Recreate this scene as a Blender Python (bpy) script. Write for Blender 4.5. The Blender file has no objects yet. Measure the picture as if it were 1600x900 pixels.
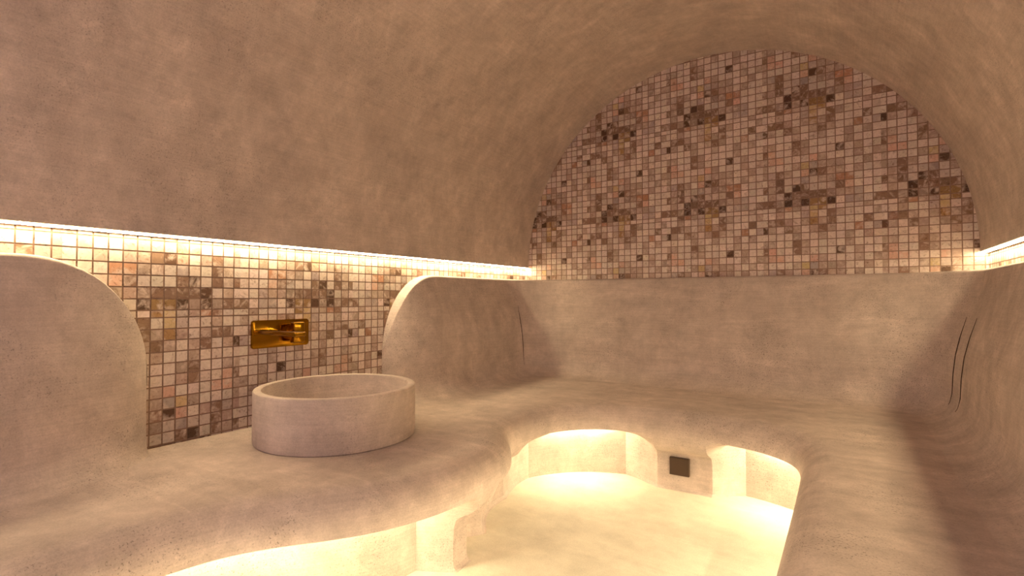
import bpy, bmesh, math, random
from mathutils import Vector, Matrix

# ------------------------------------------------------------------ units
# geometry is written in tile-repeat units, relative to the eye; S turns them into metres
S = 0.5
ZF = -1.65                       # floor
ZS = -0.95                       # seat top
XL, XR, YB, YF = -3.665, 0.995, 5.879, -1.3
VC, VZ, VR = -1.335, 0.398, 2.271  # vault axis and radius

def V(x, y, z):
    return Vector((x * S, y * S, (z - ZF) * S))

scn = bpy.context.scene
col = scn.collection
rnd = random.Random(4)

# ------------------------------------------------------------------ helpers
def link(name, me, mat=None, parent=None, kind=None, label=None, cat=None, group=None):
    o = bpy.data.objects.new(name, me)
    col.objects.link(o)
    if mat is not None and me is not None:
        me.materials.append(mat)
    if parent is not None:
        o.parent = parent
        o.matrix_parent_inverse = parent.matrix_world.inverted()
    for k, v in (('kind', kind), ('label', label), ('category', cat), ('group', group)):
        if v:
            o[k] = v
    return o

def mesh(name, verts, faces, smooth=None):
    """verts in unit coordinates; smooth = crease angle in degrees"""
    bm = bmesh.new()
    vs = [bm.verts.new(V(*v)) for v in verts]
    for f in faces:
        try:
            bm.faces.new([vs[i] for i in f])
        except ValueError:
            pass
    return finish(name, bm, smooth)

def finish(name, bm, smooth=None, weld=True):
    if weld:
        bmesh.ops.remove_doubles(bm, verts=bm.verts, dist=1e-5)
        bmesh.ops.dissolve_degenerate(bm, edges=bm.edges, dist=1e-6)
    if smooth:
        a = math.radians(smooth)
        for f in bm.faces:
            f.smooth = True
        for e in bm.edges:
            if len(e.link_faces) == 2:
                e.smooth = e.calc_face_angle(0) < a
    me = bpy.data.meshes.new(name)
    bm.to_mesh(me)
    bm.free()
    return me

def box(bm, x0, x1, y0, y1, z0, z1, bevel=0):
    ps = [bm.verts.new(V(x, y, z)) for x in (x0, x1) for y in (y0, y1) for z in (z0, z1)]
    q = [(0, 1, 3, 2), (4, 6, 7, 5), (0, 4, 5, 1), (2, 3, 7, 6), (0, 2, 6, 4), (1, 5, 7, 3)]
    fs = [bm.faces.new([ps[i] for i in f]) for f in q]
    if bevel:
        es = set(e for f in fs for e in f.edges)
        bmesh.ops.bevel(bm, geom=list(es), offset=bevel * S, segments=3, profile=.5, affect='EDGES')

# ------------------------------------------------------------------ materials
def newmat(name):
    m = bpy.data.materials.new(name)
    m.use_nodes = True
    nt = m.node_tree
    nt.nodes.clear()
    out = nt.nodes.new('ShaderNodeOutputMaterial')
    b = nt.nodes.new('ShaderNodeBsdfPrincipled')
    nt.links.new(b.outputs[0], out.inputs[0])
    return m, nt, b

def noise(nt, vec, scale, detail=4, rough=.55, dist=0.0):
    n = nt.nodes.new('ShaderNodeTexNoise')
    n.inputs['Scale'].default_value = scale
    n.inputs['Detail'].default_value = detail
    n.inputs['Roughness'].default_value = rough
    n.inputs['Distortion'].default_value = dist
    nt.links.new(vec, n.inputs['Vector'])
    return n.outputs['Fac']

def ramp(nt, fac, stops):
    r = nt.nodes.new('ShaderNodeValToRGB')
    e = r.color_ramp.elements
    e[0].position, e[0].color = stops[0][0], (*stops[0][1], 1)
    e[1].position, e[1].color = stops[-1][0], (*stops[-1][1], 1)
    for p, c in stops[1:-1]:
        k = e.new(p)
        k.color = (*c, 1)
    nt.links.new(fac, r.inputs[0])
    return r.outputs[0]

def mul(nt, a, b, fac=1.0, mode='MULTIPLY'):
    n = nt.nodes.new('ShaderNodeMix')
    n.data_type = 'RGBA'
    n.blend_type = mode
    n.inputs[0].default_value = fac
    nt.links.new(a, n.inputs[6])
    nt.links.new(b, n.inputs[7])
    return n.outputs[2]

def mapping(nt, scale, rot=(0, 0, 0)):
    tc = nt.nodes.new('ShaderNodeTexCoord')
    mp = nt.nodes.new('ShaderNodeMapping')
    mp.inputs['Scale'].default_value = scale
    mp.inputs['Rotation'].default_value = rot
    nt.links.new(tc.outputs['Object'], mp.inputs['Vector'])
    return mp.outputs[0]

def plaster(name, base, speck=1.0, mott=1.0):
    m, nt, b = newmat(name)
    v = mapping(nt, (1, 1, 1))
    vs = mapping(nt, (1.4, 4.2, 4.2), (.5, .3, .5))      # trowel sweeps
    g = lambda k: (k, k, k)
    c = ramp(nt, noise(nt, v, 2.3, 5, .6, .4), [(.28, tuple(x * (1 - .10 * mott) for x in base)), (.5, base), (.72, tuple(min(1, x * y) for x, y in zip(base, (1.08, 1.075, 1.07))))])
    c = mul(nt, c, ramp(nt, noise(nt, vs, 2.2, 6, .62, .6), [(.3, g(.88)), (.5, g(1)), (.7, g(1.10))]), .7 * mott)
    vv_ = mapping(nt, (5, 5, 2.2))                        # vertical mottling
    c = mul(nt, c, ramp(nt, noise(nt, vv_, 1.8, 6, .7, .5), [(.32, g(.88)), (.5, g(1)), (.68, g(1.10))]), .8 * mott)
    c = mul(nt, c, ramp(nt, noise(nt, v, 17, 6, .72, .3), [(.3, g(.86)), (.62, g(1.06))]), .7 * mott)
    c = mul(nt, c, ramp(nt, noise(nt, v, 240, 3, .7), [(.3, g(.86)), (.7, g(1.10))]), .8)
    lin = mapping(nt, (3, 3, 90))                        # fine horizontal combing
    c = mul(nt, c, ramp(nt, noise(nt, lin, 2.2, 3, .6), [(.35, g(.93)), (.65, g(1.05))]), .8)
    st = mapping(nt, (1.1, 5.5, 5.5), (.2, .75, .35))      # pale trowel strokes
    c = mul(nt, c, ramp(nt, noise(nt, st, 1.5, 8, .62, .25), [(.40, g(.95)), (.53, g(1)), (.60, g(1.12)), (.64, g(1))]), .8 * mott)
    c = mul(nt, c, ramp(nt, noise(nt, v, 7, 9, .78, .2), [(.36, g(.86)), (.64, g(1.12))]), .8 * mott)
    sp = ramp(nt, noise(nt, v, 215, 2, .6), [(.32, g(.42)), (.41, g(1))])
    where = ramp(nt, noise(nt, v, 3.1, 3, .6), [(.42, g(0)), (.62, g(1))])
    n = nt.nodes.new('ShaderNodeMix')
    n.data_type = 'RGBA'
    n.blend_type = 'MULTIPLY'
    sc = nt.nodes.new('ShaderNodeMath')
    sc.operation = 'MULTIPLY'
    sc.inputs[1].default_value = .95 * speck
    nt.links.new(where, sc.inputs[0])
    nt.links.new(sc.outputs[0], n.inputs[0])
    nt.links.new(c, n.inputs[6])
    nt.links.new(sp, n.inputs[7])
    nt.links.new(n.outputs[2], b.inputs['Base Color'])
    b.inputs['Roughness'].default_value = .82
    b.inputs['Specular IOR Level'].default_value = .25
    bp = nt.nodes.new('ShaderNodeBump')
    bp.inputs['Strength'].default_value = .10
    bp.inputs['Distance'].default_value = .01
    nt.links.new(noise(nt, v, 38, 6, .7), bp.inputs['Height'])
    nt.links.new(bp.outputs[0], b.inputs['Normal'])
    return m

PL = (.565, .48, .435)
M_bench = plaster('bench_plaster', PL)
M_vault = plaster('vault_plaster', PL, .7)
M_floor = plaster('floor_plaster', (.68, .63, .53), .2, .5)
M_basin = plaster('basin_stone', PL, .6)

def tilemat():
    m, nt, b = newmat('mosaic')
    at = nt.nodes.new('ShaderNodeVertexColor')
    at.layer_name = 'tint'
    v = mapping(nt, (1, 1, 1))
    g = lambda k: (k, k, k)
    def n4(scale, detail, rough, dist):     # every stone has its own veining: the tint's alpha shifts the noise
        n = nt.nodes.new('ShaderNodeTexNoise')
        n.noise_dimensions = '4D'
        for k, q in (('Scale', scale), ('Detail', detail), ('Roughness', rough), ('Distortion', dist)):
            n.inputs[k].default_value = q
        w = nt.nodes.new('ShaderNodeMath')
        w.operation = 'MULTIPLY'
        w.inputs[1].default_value = 40
        nt.links.new(at.outputs['Alpha'], w.inputs[0])
        nt.links.new(w.outputs[0], n.inputs['W'])
        nt.links.new(v, n.inputs['Vector'])
        return n.outputs['Fac']
    mx = nt.nodes.new('ShaderNodeMix')
    mx.data_type = 'RGBA'
    fac = nt.nodes.new('ShaderNodeMapRange')
    for k, q in zip((1, 2, 3, 4), (.34, .52, .25, 1)):
        fac.inputs[k].default_value = q
    nt.links.new(n4(26, 3, .6, 1.0), fac.inputs[0])
    isg = nt.nodes.new('ShaderNodeMath')       # grout carries alpha 0 and keeps its plain colour
    isg.operation = 'LESS_THAN'
    isg.inputs[1].default_value = .01
    nt.links.new(at.outputs['Alpha'], isg.inputs[0])
    mxx = nt.nodes.new('ShaderNodeMath')
    mxx.operation = 'MAXIMUM'
    nt.links.new(isg.outputs[0], mxx.inputs[0])
    nt.links.new(fac.outputs[0], mxx.inputs[1])
    nt.links.new(mxx.outputs[0], mx.inputs[0])
    mx.inputs[6].default_value = (.70, .59, .53, 1)
    nt.links.new(at.outputs[0], mx.inputs[7])
    c = mx.outputs[2]
    c = mul(nt, c, ramp(nt, n4(45, 5, .65, 2.2), [(.30, (.48, .38, .33)), (.44, (.93, .92, .91)), (.7, g(1.10))]), 1)
    nt.links.new(c, b.inputs['Base Color'])
    b.inputs['Roughness'].default_value = .5
    b.inputs['Specular IOR Level'].default_value = .3
    return m
M_tile = tilemat()

def plain(name, colr, rough=.5, metal=0.0, var=.0):
    m, nt, b = newmat(name)
    v = mapping(nt, (1, 1, 1))
    c = ramp(nt, noise(nt, v, 25, 4, .6), [(.3, tuple(x * (1 - var) for x in colr)), (.7, tuple(min(1, x * (1 + var)) for x in colr))])
    nt.links.new(c, b.inputs['Base Color'])
    b.inputs['Roughness'].default_value = rough
    b.inputs['Metallic'].default_value = metal
    return m
M_brass = plain('brushed_brass', (.36, .18, .012), .14, 1.0, .08)
M_alu = plain('strip_profile', (.55, .5, .45), .5, .6)
M_vent = plain('bronze_plate', (.055, .029, .014), .5, .2, .1)
M_crack = plain('joint_shadow_gap', (.06, .035, .03), .9)

def emit(name, colr, strength):
    m = bpy.data.materials.new(name)
    m.use_nodes = True
    nt = m.node_tree
    nt.nodes.clear()
    out = nt.nodes.new('ShaderNodeOutputMaterial')
    e = nt.nodes.new('ShaderNodeEmission')
    e.inputs[0].default_value = (*colr, 1)
    e.inputs[1].default_value = strength
    nt.links.new(e.outputs[0], out.inputs[0])
    return m
WARM = (1.0, .76, .42)
M_cove = emit('cove_glow', WARM, 82)
M_niche = emit('niche_glow', (1.0, .82, .48), 95)

# ------------------------------------------------------------------ mosaic walls
# one repeat of the mosaic sheet: rows downward from the leaf tile, columns rightward (the second column is split in two)
PAT = [
    '.m..m..gy.bm..',
    'b..bbm.momb...',
    '.gdm.bm.mbm..r',
    'm.....m..m..m.',
    '..mm..bm....m.',
    '..bp..bm...d.m',
    '.mmpp...pm...m',
    'm.m...mygmmm..',
    '..mgbm.pdbmm.m',
    '...mb..g.mmrr.',
    '..bmb.db...bp.',
    '...m.dbbbbmmmg',
    '.bbbmdmdood.gg',
    'm...brmgyo....',
]
PAL = {'.': (.76, .66, .60), 'm': (.50, .385, .325), 'b': (.31, .20, .145), 'd': (.14, .08, .052), 'p': (.70, .46, .37),
       'r': (.50, .28, .185), 'g': (.52, .43, .41), 'o': (.42, .27, .13), 'y': (.62, .48, .27)}
GROUT = (.30, .20, .155)
TU = 1 / 13.5
TW = 1 / 13.65
COLS = [(0, 1.0), (1.0, 1.87), (1.87, 2.5)] + [(1.5 + k, 2.5 + k) for k in range(1, 12)]
ROWS = [(k, k + 1) for k in range(13)] + [(13, 13.65)]

def mosaic(name, u0, u1, w0, w1, uo, wo, flip, pos, inside=None, thick=.10):
    """tiles over u (along the wall) and w (height); uo / wo = left edge and top edge of a leaf tile; pos(u, w, depth) -> xyz"""
    bm = bmesh.new()
    cl = bm.loops.layers.float_color.new('tint')
    def quad(ps, c, al=0):
        f = bm.faces.new([bm.verts.new(V(*p)) for p in ps])
        for l in f.loops:
            l[cl] = (*c, al)
    def slab(a, b, c, d):   # backing slab as a closed box
        P = [pos(a, c, 0), pos(b, c, 0), pos(b, d, 0), pos(a, d, 0)]
        Q = [pos(a, c, -thick), pos(b, c, -thick), pos(b, d, -thick), pos(a, d, -thick)]
        quad(P, GROUT)
        quad(Q[::-1], GROUT)
        for i in range(4):
            j = (i + 1) % 4
            quad([P[j], P[i], Q[i], Q[j]], GROUT)
    slab(u0, u1, ZF, w1)
    gp, hh = .0042, .0035
    n0, n1 = math.floor(min(u0 - uo, uo - u1)) - 1, math.ceil(max(u1 - uo, uo - u0)) + 1
    for n in range(n0 - 1, n1 + 1):
        for m_ in range(math.floor(wo - w1) - 1, math.ceil(wo - w0) + 1):
            for ci, (ca, cb) in enumerate(COLS):
                for ri, (ra, rb) in enumerate(ROWS):
                    a, b = n + ca * TU, n + cb * TU
                    ga = 0 if ci == 2 else gp
                    gb = 0 if ci == 1 else gp
                    a, b = a + ga, b - gb
                    if flip:
                        a, b = -b, -a
                    a, b = uo + a, uo + b
                    d, c = wo - m_ - ra * TW - gp, wo - m_ - rb * TW + gp
                    a, b, c, d = max(a, u0), min(b, u1), max(c, w0), min(d, w1)
                    if b - a < .004 or d - c < .004:
                        continue
                    if inside and not inside((a + b) / 2, (c + d) / 2):
                        continue
                    base = PAL[PAT[ri][ci]]
                    k = rnd.uniform(.88, 1.06) * (.80 if ri in (9, 10, 11, 12) and 4 <= ci <= 10 else 1)
                    cc = tuple(min(1, x * k * rnd.uniform(.97, 1.03)) for x in base)
                    P = [pos(a, c, hh), pos(b, c, hh), pos(b, d, hh), pos(a, d, hh)]
                    Q = [pos(a, c, 0), pos(b, c, 0), pos(b, d, 0), pos(a, d, 0)]
                    quad(P, cc, rnd.uniform(.05, 1))
                    for i in range(4):
                        j = (i + 1) % 4
                        quad([P[j], P[i], Q[i], Q[j]], tuple(x * .8 for x in GROUT))
    bmesh.ops.recalc_face_normals(bm, faces=bm.faces)
    me = finish(name, bm, None, weld=False)
    return me

WT = .392
leaf_z = .831 + TW / 2
link('wall_left', mosaic('wall_left', YF, YB, -1.0, WT, 1.068 + TU, leaf_z - 1.0, True,
     lambda u, w, d: (XL + d, u, w)), M_tile, kind='structure')
link('wall_right', mosaic('wall_right', YF, YB, .1, WT, 1.9, leaf_z, False,
     lambda u, w, d: (XR - d, u, w)), M_tile, kind='structure')
link('wall_back', mosaic('wall_back', XL - .1, XR + .1, .1, VZ + VR + .1, -2.846 - TU / 2, leaf_z, False,
     lambda u, w, d: (u, YB - d, w), lambda u, w: (u - VC) ** 2 + max(0, w - VZ) ** 2 < (VR + .08) ** 2), M_tile, kind='structure')

# ------------------------------------------------------------------ vault and floor
N = 128
vv, ff = [], []
ys = [YF, YB + .05]
for y in ys:
    for rr in (VR, VR + .10):
        for i in range(N + 1):
            a = math.pi * i / N
            vv.append((VC - rr * math.cos(a), y, WT + .004 + rr * math.sin(a)))
n = N + 1
for i in range(N):
    ff.append((i, i + 1, 2 * n + i + 1, 2 * n + i))                    # soffit
    ff.append((n + i, 3 * n + i, 3 * n + i + 1, n + i + 1))            # outside
    ff.append((i, n + i, n + i + 1, i + 1))                            # near end
    ff.append((2 * n + i, 2 * n + i + 1, 3 * n + i + 1, 3 * n + i))    # far end
ff.append((0, 2 * n, 3 * n, n))
ff.append((N, n + N, 3 * n + N, 2 * n + N))
link('ceiling', mesh('ceiling', vv, ff, 30), M_vault, kind='structure')

bm = bmesh.new()
box(bm, XL - .1, XR + .1, YF, YB + .05, ZF - .2, ZF)
link('floor', finish('floor', bm), M_floor, kind='structure')

# ------------------------------------------------------------------ bench front line (seen in plan, room on the right hand)
CTRL = [(-2.40, -1.3), (-2.40, -.6), (-2.40, .1), (-2.395, .7), (-2.34, 1.12), (-2.22, 1.36), (-2.06, 1.56), (-1.92, 1.78), (-1.83, 2.05),
        (-1.80, 2.33), (-1.825, 2.62), (-1.905, 2.87), (-2.02, 3.06), (-2.14, 3.22), (-2.19, 3.40), (-2.175, 3.62), (-2.11, 3.84), (-1.97, 4.05),
        (-1.75, 4.19), (-1.42, 4.26), (-1.08, 4.28), (-.74, 4.25), (-.50, 4.16), (-.34, 4.00), (-.275, 3.78), (-.26, 3.45), (-.255, 2.8), (-.255, 1.8), (-.255, .6), (-.255, -.5), (-.255, -1.3)]

def catmull(P, per=24):
    out = []
    for i in range(len(P) - 1):
        p0, p1, p2, p3 = P[max(i - 1, 0)], P[i], P[i + 1], P[min(i + 2, len(P) - 1)]
        for k in range(per):
            t = k / per
            out.append(tuple(.5 * ((2 * b) + (-a + c) * t + (2 * a - 5 * b + 4 * c - d) * t * t + (-a + 3 * b - 3 * c + d) * t ** 3)
                             for a, b, c, d in zip(p0, p1, p2, p3)))
    out.append(P[-1])
    return out

def resample(P, step):
    L = [0]
    for a, b in zip(P, P[1:]):
        L.append(L[-1] + math.dist(a, b))
    n = max(2, round(L[-1] / step))
    out, j = [], 0
    for i in range(n + 1):
        s = L[-1] * i / n
        while j < len(L) - 2 and L[j + 1] < s:
            j += 1
        t = (s - L[j]) / max(1e-9, L[j + 1] - L[j])
        out.append(tuple(a + (b - a) * t for a, b in zip(P[j], P[j + 1])))
    return out

FP = resample(catmull(CTRL), .03)
for _ in range(4):
    FP = [FP[0]] + [tuple((a + 2 * b + c) / 4 for a, b, c in zip(*t)) for t in zip(FP, FP[1:], FP[2:])] + [FP[-1]]
def normals(P):
    out = []
    for i in range(len(P)):
        a, b = P[max(i - 1, 0)], P[min(i + 1, len(P) - 1)]
        dx, dy = b[0] - a[0], b[1] - a[1]
        l = math.hypot(dx, dy)
        out.append((-dy / l, dx / l))
    return out
FN = normals(FP)
def near(p):
    return min(range(len(FP)), key=lambda i: math.dist(FP[i], p))

RB = .18                                   # bullnose radius
TOPK = 12
prof_top = [(RB - RB * math.sin(math.radians(a)), ZS - RB + RB * math.cos(math.radians(a))) for a in [96 * k / TOPK for k in range(TOPK + 1)]]
low_n = [(RB - RB * math.sin(math.radians(a)), ZS - RB + RB * math.cos(math.radians(a))) for a in (108, 120, 132, 143, 153, 162)]
low_n += [(.148, -1.315), (.172, -1.327), (.192, -1.35), (.205, -1.39), (.21, -1.45), (.212, -1.53), (.212, -1.60), (.206, -1.632), (.19, -1.646), (.17, ZF - .002)]
ND = .40
low_c = [(.02, -1.153), (.10, -1.153), (.18, -1.153), (.26, -1.153), (.34, -1.153), (ND, -1.153), (ND, -1.16), (ND, -1.20), (ND, -1.26), (ND, -1.33),
         (ND, -1.40), (ND, -1.47), (ND, -1.53), (ND, -1.58), (ND, -1.62), (ND, ZF - .01)]
assert len(low_n) == len(low_c)

# recesses: (inner start, inner end, splay before, splay after)  as station indices
NICHES = [(0, near((-1.81, 2.27)), 0, 5),
          (near((-1.84, 2.72)), near((-1.93, 2.93)), 4, 4),
          (near((-2.10, 3.86)), near((-1.66, 4.22)), 12, 9),
          (near((-.80, 4.25)), near((-.33, 3.97)), 6, 6),
          (near((-.255, 3.3)), near((-.255, .3)), 8, 8)]  # unseen recess under the right bench, added so its strip brightens the floor
def weight(i):
    w = 0
    for a, b, sa, sb in NICHES:
        if a <= i <= b:
            w = 1
        elif i < a and sa and a - i < sa:
            w = max(w, 1 - (a - i) / sa)
        elif i > b and sb and i - b < sb:
            w = max(w, 1 - (i - b) / sb)
    return w

bench = link('built_in_bench', None, label='continuous plaster bench wrapping three walls with rounded front edge and lit recesses', cat='bench')
bench.location = V(-1.3, 3.0, ZF)
bpy.context.view_layer.update()

def station(i):
    (x, y), (nx, ny), w = FP[i], FN[i], weight(i)
    pr = prof_top + [(a[0] + (b[0] - a[0]) * w, a[1] + (b[1] - a[1]) * w) for a, b in zip(low_n, low_c)]
    return [(x + nx * d, y + ny * d, z) for d, z in pr]
vv, ff = [], []
K = len(prof_top) + len(low_n)
for i in range(len(FP)):
    vv += station(i)
for i in range(len(FP) - 1):
    for k in range(K - 1):
        a = i * K + k
        ff.append((a, a + K, a + K + 1, a + 1))
base_me = mesh('riser', vv, ff, 19)
link('bench_front', base_me, M_bench, bench)

# seat top: flat slab between the bullnose and the walls
bm = bmesh.new()
edge = [(x + nx * RB, y + ny * RB) for (x, y), (nx, ny) in zip(FP, FN)]
poly = edge + [(XR - .004, YF), (XR - .004, YB - .004), (XL + .004, YB - .004), (XL + .004, YF)]
from mathutils.geometry import delaunay_2d_cdt
pv, _, pf, _, _, _ = delaunay_2d_cdt([Vector(p) for p in poly], [], [list(range(len(poly)))], 1, 1e-6)
sv = [bm.verts.new(V(p[0], p[1], ZS)) for p in pv]
for t in pf:
    f = bm.faces.new([sv[i] for i in t])
    f.normal_update()
    if f.normal.z < 0:
        f.normal_flip()
link('seat', finish('seat', bm, weld=False), M_bench, bench)

# ------------------------------------------------------------------ backrests
TP = [(-.955, .52), (-.945, .44), (-.92, .375), (-.885, .325), (-.83, .288), (-.75, .27), (-.6, .262), (-.45, .245), (-.3, .212), (-.15, .17), (0, .132), (.12, .105), (.3, .075)]
def tz(z):
    for (a, ta), (b, tb) in zip(TP, TP[1:]):
        if z <= b:
            u = (z - a) / (b - a)
            return ta + (tb - ta) * max(0, u)
    return TP[-1][1]
ZT = .222
def bsection(g, zt):
    rr = (.035 if zt > ZT - .004 else .010 + .025 * max(0, (zt - .12) / (ZT - .12))) * min(1, g * 1.5)
    zs = [ -.955, -.945, -.92, -.885, -.83, -.75, -.675, -.6, -.525, -.45, -.375, -.3, -.225, -.15, -.075, 0, .06, .12, ZT - .035]
    zr = [(-.955 + (z + .955) * (zt - rr + .955) / (ZT - .035 + .955)) for z in zs]
    pts = [((tz(z) + .055) * g - .055, z) for z in zr]
    tt, zz = pts[-1]
    for a in (22, 45, 68, 90):
        pts.append((tt - rr * (1 - math.cos(math.radians(a))), zz + rr * math.sin(math.radians(a))))
    pts.append(((tt - rr) * .5, zt))
    pts.append((-.06, zt))
    return pts
def arch(u):            # u = distance from the free end
    return ZT if u >= .6 else -.55 + (ZT + .55) * math.sqrt(max(0, 1 - (1 - u / .6) ** 2))
def taper(u, w):
    return 1 if u >= w else math.sqrt(max(0, 1 - (1 - u / w) ** 2))

def backrest(path, nrm, start=None, end=None):
    L = [0]
    for a, b in zip(path, path[1:]):
        L.append(L[-1] + math.dist(a, b))
    vv, ff, n = [], [], None
    for (x, y), (nx, ny), s in zip(path, nrm, L):
        g, zt = 1, ZT
        if start:
            g, zt = taper(s, start), min(zt, arch(s))
        if end:
            u = L[-1] - s
            g, zt = min(g, taper(u, end)), min(zt, arch(u))
        sec = bsection(g, zt)
        n = len(sec)
        vv += [(min(max(x - nx * t, XL + .005), XR - .005), min(y - ny * t, YB - .005), z) for t, z in sec]
    for i in range(len(path) - 1):
        for k in range(n - 1):
            a = i * n + k
            ff.append((a, a + 1, a + n + 1, a + n))
    return mesh('backrest', vv, ff, 42)

def fine(a, b, step, dense_a=False, dense_b=False):
    L = math.dist(a, b)
    n = max(2, int(L / step))
    ts = [i / n for i in range(n + 1)]
    ext = [q for q in (.0015, .006, .013, .023, .036, .05, .07, .09)]
    if dense_a:
        ts += [q / L for q in ext]
    if dense_b:
        ts += [1 - q / L for q in ext]
    return [(a[0] + (b[0] - a[0]) * t, a[1] + (b[1] - a[1]) * t) for t in sorted(set(ts))]

XW, XE, RW = -3.613, .945, .72
P = fine((XW, 3.345), (XW, YB - RW), .05, dense_a=True)
P += [(XW + RW - RW * math.cos(a), YB - RW + RW * math.sin(a)) for a in [math.pi / 2 * k / 20 for k in range(1, 20)]]
P += fine((XW + RW, YB), (XE - RW, YB), .08)
P += [(XE - RW + RW * math.sin(a), YB - RW + RW * math.cos(a)) for a in [math.pi / 2 * k / 20 for k in range(1, 20)]]
P += fine((XE, YB - RW), (XE, YF), .08)
link('backrest', backrest(P, normals(P), start=.6), M_bench, bench)
Q = fine((XW, YF), (XW, 1.417), .05, dense_b=True)
link('backrest', backrest(Q, normals(Q), end=.9), M_bench, bench)

# hairline joints in the two corners of the backrest
def joint(pts, r=.0045):
    bm = bmesh.new()
    rings = []
    for i, p in enumerate(pts):
        k = min(1, .3 + 1.4 * min(i, len(pts) - 1 - i) / len(pts) * 2)
        rings.append([bm.verts.new(V(p[0] + r * k * math.cos(a), p[1] + r * k * math.sin(a), p[2])) for a in [math.pi * 2 * j / 6 for j in range(6)]])
    for A, B in zip(rings, rings[1:]):
        for j in range(6):
            bm.faces.new((A[j], A[(j + 1) % 6], B[(j + 1) % 6], B[j]))
    return finish('joint', bm, 60)
def on_back(path, nrm, i, z0, z1):
    (x, y), (nx, ny) = path[i], nrm[i]
    out = []
    for k in range(25):
        z = z0 + (z1 - z0) * k / 24
        t = tz(z) + .001
        out.append((x - nx * t, y - ny * t, z))
    return out
PN = normals(P)
def pnear(p):
    return min(range(len(P)), key=lambda i: math.dist(P[i], p))
for p, z0, z1 in (((XW + .03, YB - RW + .2), -.10, -.82), ((XE, 4.96), -.15, -.85), ((XE - .02, 5.32), -.15, -.84)):
    link('joint', joint(on_back(P, PN, pnear(p), z0, z1)), M_crack, bench, label='dark hairline joint')

# ------------------------------------------------------------------ light strips
def strip(wall, d, label):
    """a narrow profile fixed under the vault edge; d = +1 when the room lies towards +x"""
    def prism(sec):
        bm = bmesh.new()
        R = [[bm.verts.new(V(wall + d * x, y, WT + z)) for x, z in sec] for y in (YF, YB - .004)]
        n = len(sec)
        for j in range(n):
            bm.faces.new((R[0][j], R[0][(j + 1) % n], R[1][(j + 1) % n], R[1][j]))
        bm.faces.new(R[0][::-1])
        bm.faces.new(R[1])
        bmesh.ops.recalc_face_normals(bm, faces=bm.faces)
        return bm
    o = link('light_strip', finish('light_strip', prism([(.022, .003), (.022, -.0115), (.025, -.0115), (.025, .0005), (.055, .0005), (.055, .003)])), M_alu,
             label=label, cat='light strip', group='light strips under the vault')
    link('diffuser', finish('diffuser', prism([(.0255, -.0115), (.0255, -.010), (.055, -.0005), (.055, -.002)])), M_cove, o)
strip(XL, 1, 'warm light strip glowing along the vault edge above the wall faucet')
strip(XR, -1, 'warm light strip glowing along the vault edge at the right wall')
names = ['warm light strip in the long recess below the basin counter', 'warm light strip in the short recess on the far side of the basin counter bulge',
         'warm light strip in the curved recess left of the dark steam outlet', 'warm light strip in the recess right of the dark steam outlet', 'unseen warm light strip added under the right bench to brighten the floor']
for (a, b, _, _), lab in zip(NICHES, names):
    bm = bmesh.new()
    rings = []
    for i in range(a + (3 if a else 0), b - 2):
        (x, y), (nx, ny) = FP[i], FN[i]
        rings.append([bm.verts.new(V(x + nx * d, y + ny * d, z)) for d, z in ((.355, -1.1535), (.362, -1.192), (.396, -1.192), (.396, -1.1535))])
    for A, B in zip(rings, rings[1:]):
        for j in range(4):
            bm.faces.new((A[j], A[(j + 1) % 4], B[(j + 1) % 4], B[j]))
    bm.faces.new(rings[0])
    bm.faces.new(rings[-1][::-1])
    bmesh.ops.recalc_face_normals(bm, faces=bm.faces)
    link('light_strip', finish('light_strip', bm), M_niche, label=lab, cat='light strip', group='light strips under the bench')

# ------------------------------------------------------------------ basin
BX, BY, BR, BH = -2.98, 2.32, .53, .342
pr = [(0, .0), (BR - .01, 0), (BR - .002, .006), (BR, .02), (BR, BH - .012), (BR - .004, BH - .003), (BR - .012, BH), (BR - .042, BH), (BR - .05, BH - .003), (BR - .054, BH - .012),
      (BR - .056, .12), (BR - .07, .075), (BR - .12, .05), (.06, .04), (.045, .036), (0, .036)]
vv, ff, n = [], [], 96
for r, h in pr:
    vv += [(BX + r * math.cos(2 * math.pi * k / n), BY + r * math.sin(2 * math.pi * k / n), ZS + h) for k in range(n)]
for j in range(len(pr) - 1):
    for k in range(n):
        ff.append((j * n + k, j * n + (k + 1) % n, (j + 1) * n + (k + 1) % n, (j + 1) * n + k))
link('wash_basin', mesh('wash_basin', vv, ff, 35), M_basin, label='round stone wash basin standing on the bench below the brass faucet', cat='basin')

# ------------------------------------------------------------------ faucet
fc = link('wall_faucet', None, label='brushed brass wall faucet on a rectangular plate above the round basin', cat='faucet')
fc.location = V(XL + .003, 2.28, -.27)
bpy.context.view_layer.update()
def rounded_plate(x0, x1, y0, y1, z0, z1, r, bev):
    pts = []
    for cy, cz, a0 in ((y1 - r, z1 - r, 0), (y0 + r, z1 - r, 90), (y0 + r, z0 + r, 180), (y1 - r, z0 + r, 270)):
        for k in range(7):
            a = math.radians(a0 + 15 * k)
            pts.append((cy + r * math.cos(a), cz + r * math.sin(a)))
    rings = [(x0, 0), (x1 - bev, 0), (x1 - bev * .3, bev * .3), (x1, bev)]
    vv, ff, n = [], [], len(pts)
    cy, cz = (y0 + y1) / 2, (z0 + z1) / 2
    for x, ins in rings:
        for y, z in pts:
            ky, kz = 1 - ins / ((y1 - y0) / 2), 1 - ins / ((z1 - z0) / 2)
            vv.append((x, cy + (y - cy) * ky, cz + (z - cz) * kz))
    for j in range(len(rings) - 1):
        for k in range(n):
            ff.append((j * n + k, j * n + (k + 1) % n, (j + 1) * n + (k + 1) % n, (j + 1) * n + k))
    ff.append(tuple(range(n))[::-1])
    ff.append(tuple((len(rings) - 1) * n + k for k in range(n)))
    return vv, ff
XT = XL + .003
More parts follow.
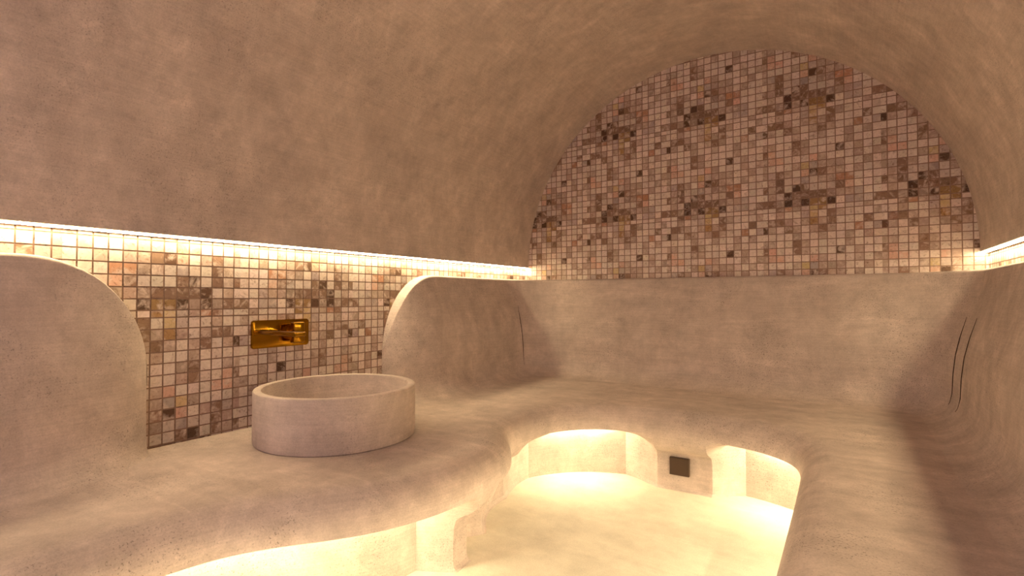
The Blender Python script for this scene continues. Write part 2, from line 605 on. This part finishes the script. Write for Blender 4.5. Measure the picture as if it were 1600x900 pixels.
link('back_plate', mesh('back_plate', *rounded_plate(XT, XT + .022, 2.084, 2.555, -.383, -.173, .022, .008), 35), M_brass, fc)
bm = bmesh.new()
box(bm, XT + .016, XT + .51, 2.105, 2.19, -.272, -.242, .006)
link('spout', finish('spout', bm, 35), M_brass, fc)
bm = bmesh.new()
box(bm, XT + .016, XT + .075, 2.36, 2.435, -.325, -.22, .008)
hs = finish('handle', bm, 35)
ho = link('handle', hs, M_brass, fc)
bm = bmesh.new()
box(bm, XT + .070, XT + .130, 2.352, 2.443, -.352, -.192, .010)
link('handle_cap', finish('handle_cap', bm, 35), M_brass, ho)

# ------------------------------------------------------------------ steam outlet in the riser between the recesses
i = near((-1.21, 4.28))
(x, y), (nx, ny) = FP[i], FN[i]
so = link('steam_outlet', None, label='dark square steam outlet plate on the glowing riser at the back of the room', cat='steam outlet')
so.location = V(x + nx * .2, y + ny * .2, -1.44)
bpy.context.view_layer.update()
def plate_oriented(d0, d1, h, zc, bev):
    bm = bmesh.new()
    tx, ty = ny, -nx
    ring = lambda d, k: [bm.verts.new(V(x + nx * d + tx * s * k, y + ny * d + ty * s * k, zc + q * .9 * k)) for s, q in ((-h, -h), (h, -h), (h, h), (-h, h))]
    R = [ring(d1, 1), ring(d0 + bev, 1), ring(d0, 1 - bev / h)]
    for A, B in zip(R, R[1:]):
        for j in range(4):
            bm.faces.new((A[j], A[(j + 1) % 4], B[(j + 1) % 4], B[j]))
    bm.faces.new(R[-1])
    bm.faces.new(R[0][::-1])
    bmesh.ops.recalc_face_normals(bm, faces=bm.faces)
    return bm
link('cover_plate', finish('cover_plate', plate_oriented(.155, .19, .081, -1.44, .004)), M_vent, so)
link('duct', finish('duct', plate_oriented(.185, .25, .05, -1.44, .002)), M_vent, so)

# ------------------------------------------------------------------ camera
yaw, pitch, roll, F = .5826, .0179, .0009, 801.3
f = Vector((-math.sin(yaw) * math.cos(pitch), math.cos(yaw) * math.cos(pitch), math.sin(pitch)))
r = Vector((math.cos(yaw), math.sin(yaw), 0))
u = r.cross(f)
r2 = r * math.cos(roll) + u * math.sin(roll)
u2 = -r * math.sin(roll) + u * math.cos(roll)
cd = bpy.data.cameras.new('camera')
cam = bpy.data.objects.new('camera', cd)
col.objects.link(cam)
m = Matrix((r2, u2, -f)).transposed().to_4x4()
m.translation = V(0, 0, 0)
cam.matrix_world = m
cd.sensor_width = 36
cd.lens = 36 * F / 1600
cd.clip_start = .01
scn.camera = cam

# ------------------------------------------------------------------ purplish ambient fill added through the open front, exposure
w = bpy.data.worlds.new('world')
scn.world = w
w.use_nodes = True
bg = w.node_tree.nodes['Background']
bg.inputs[0].default_value = (.84, .62, 1.0, 1)
bg.inputs[1].default_value = .52
vs = scn.view_settings
vs.view_transform = 'Standard'
vs.look = 'None'
vs.gamma = 1
vs.use_curve_mapping = False
vs.exposure = 0
scn.cycles.use_denoising = True
scn.cycles.max_bounces = 10
scn.cycles.diffuse_bounces = 8
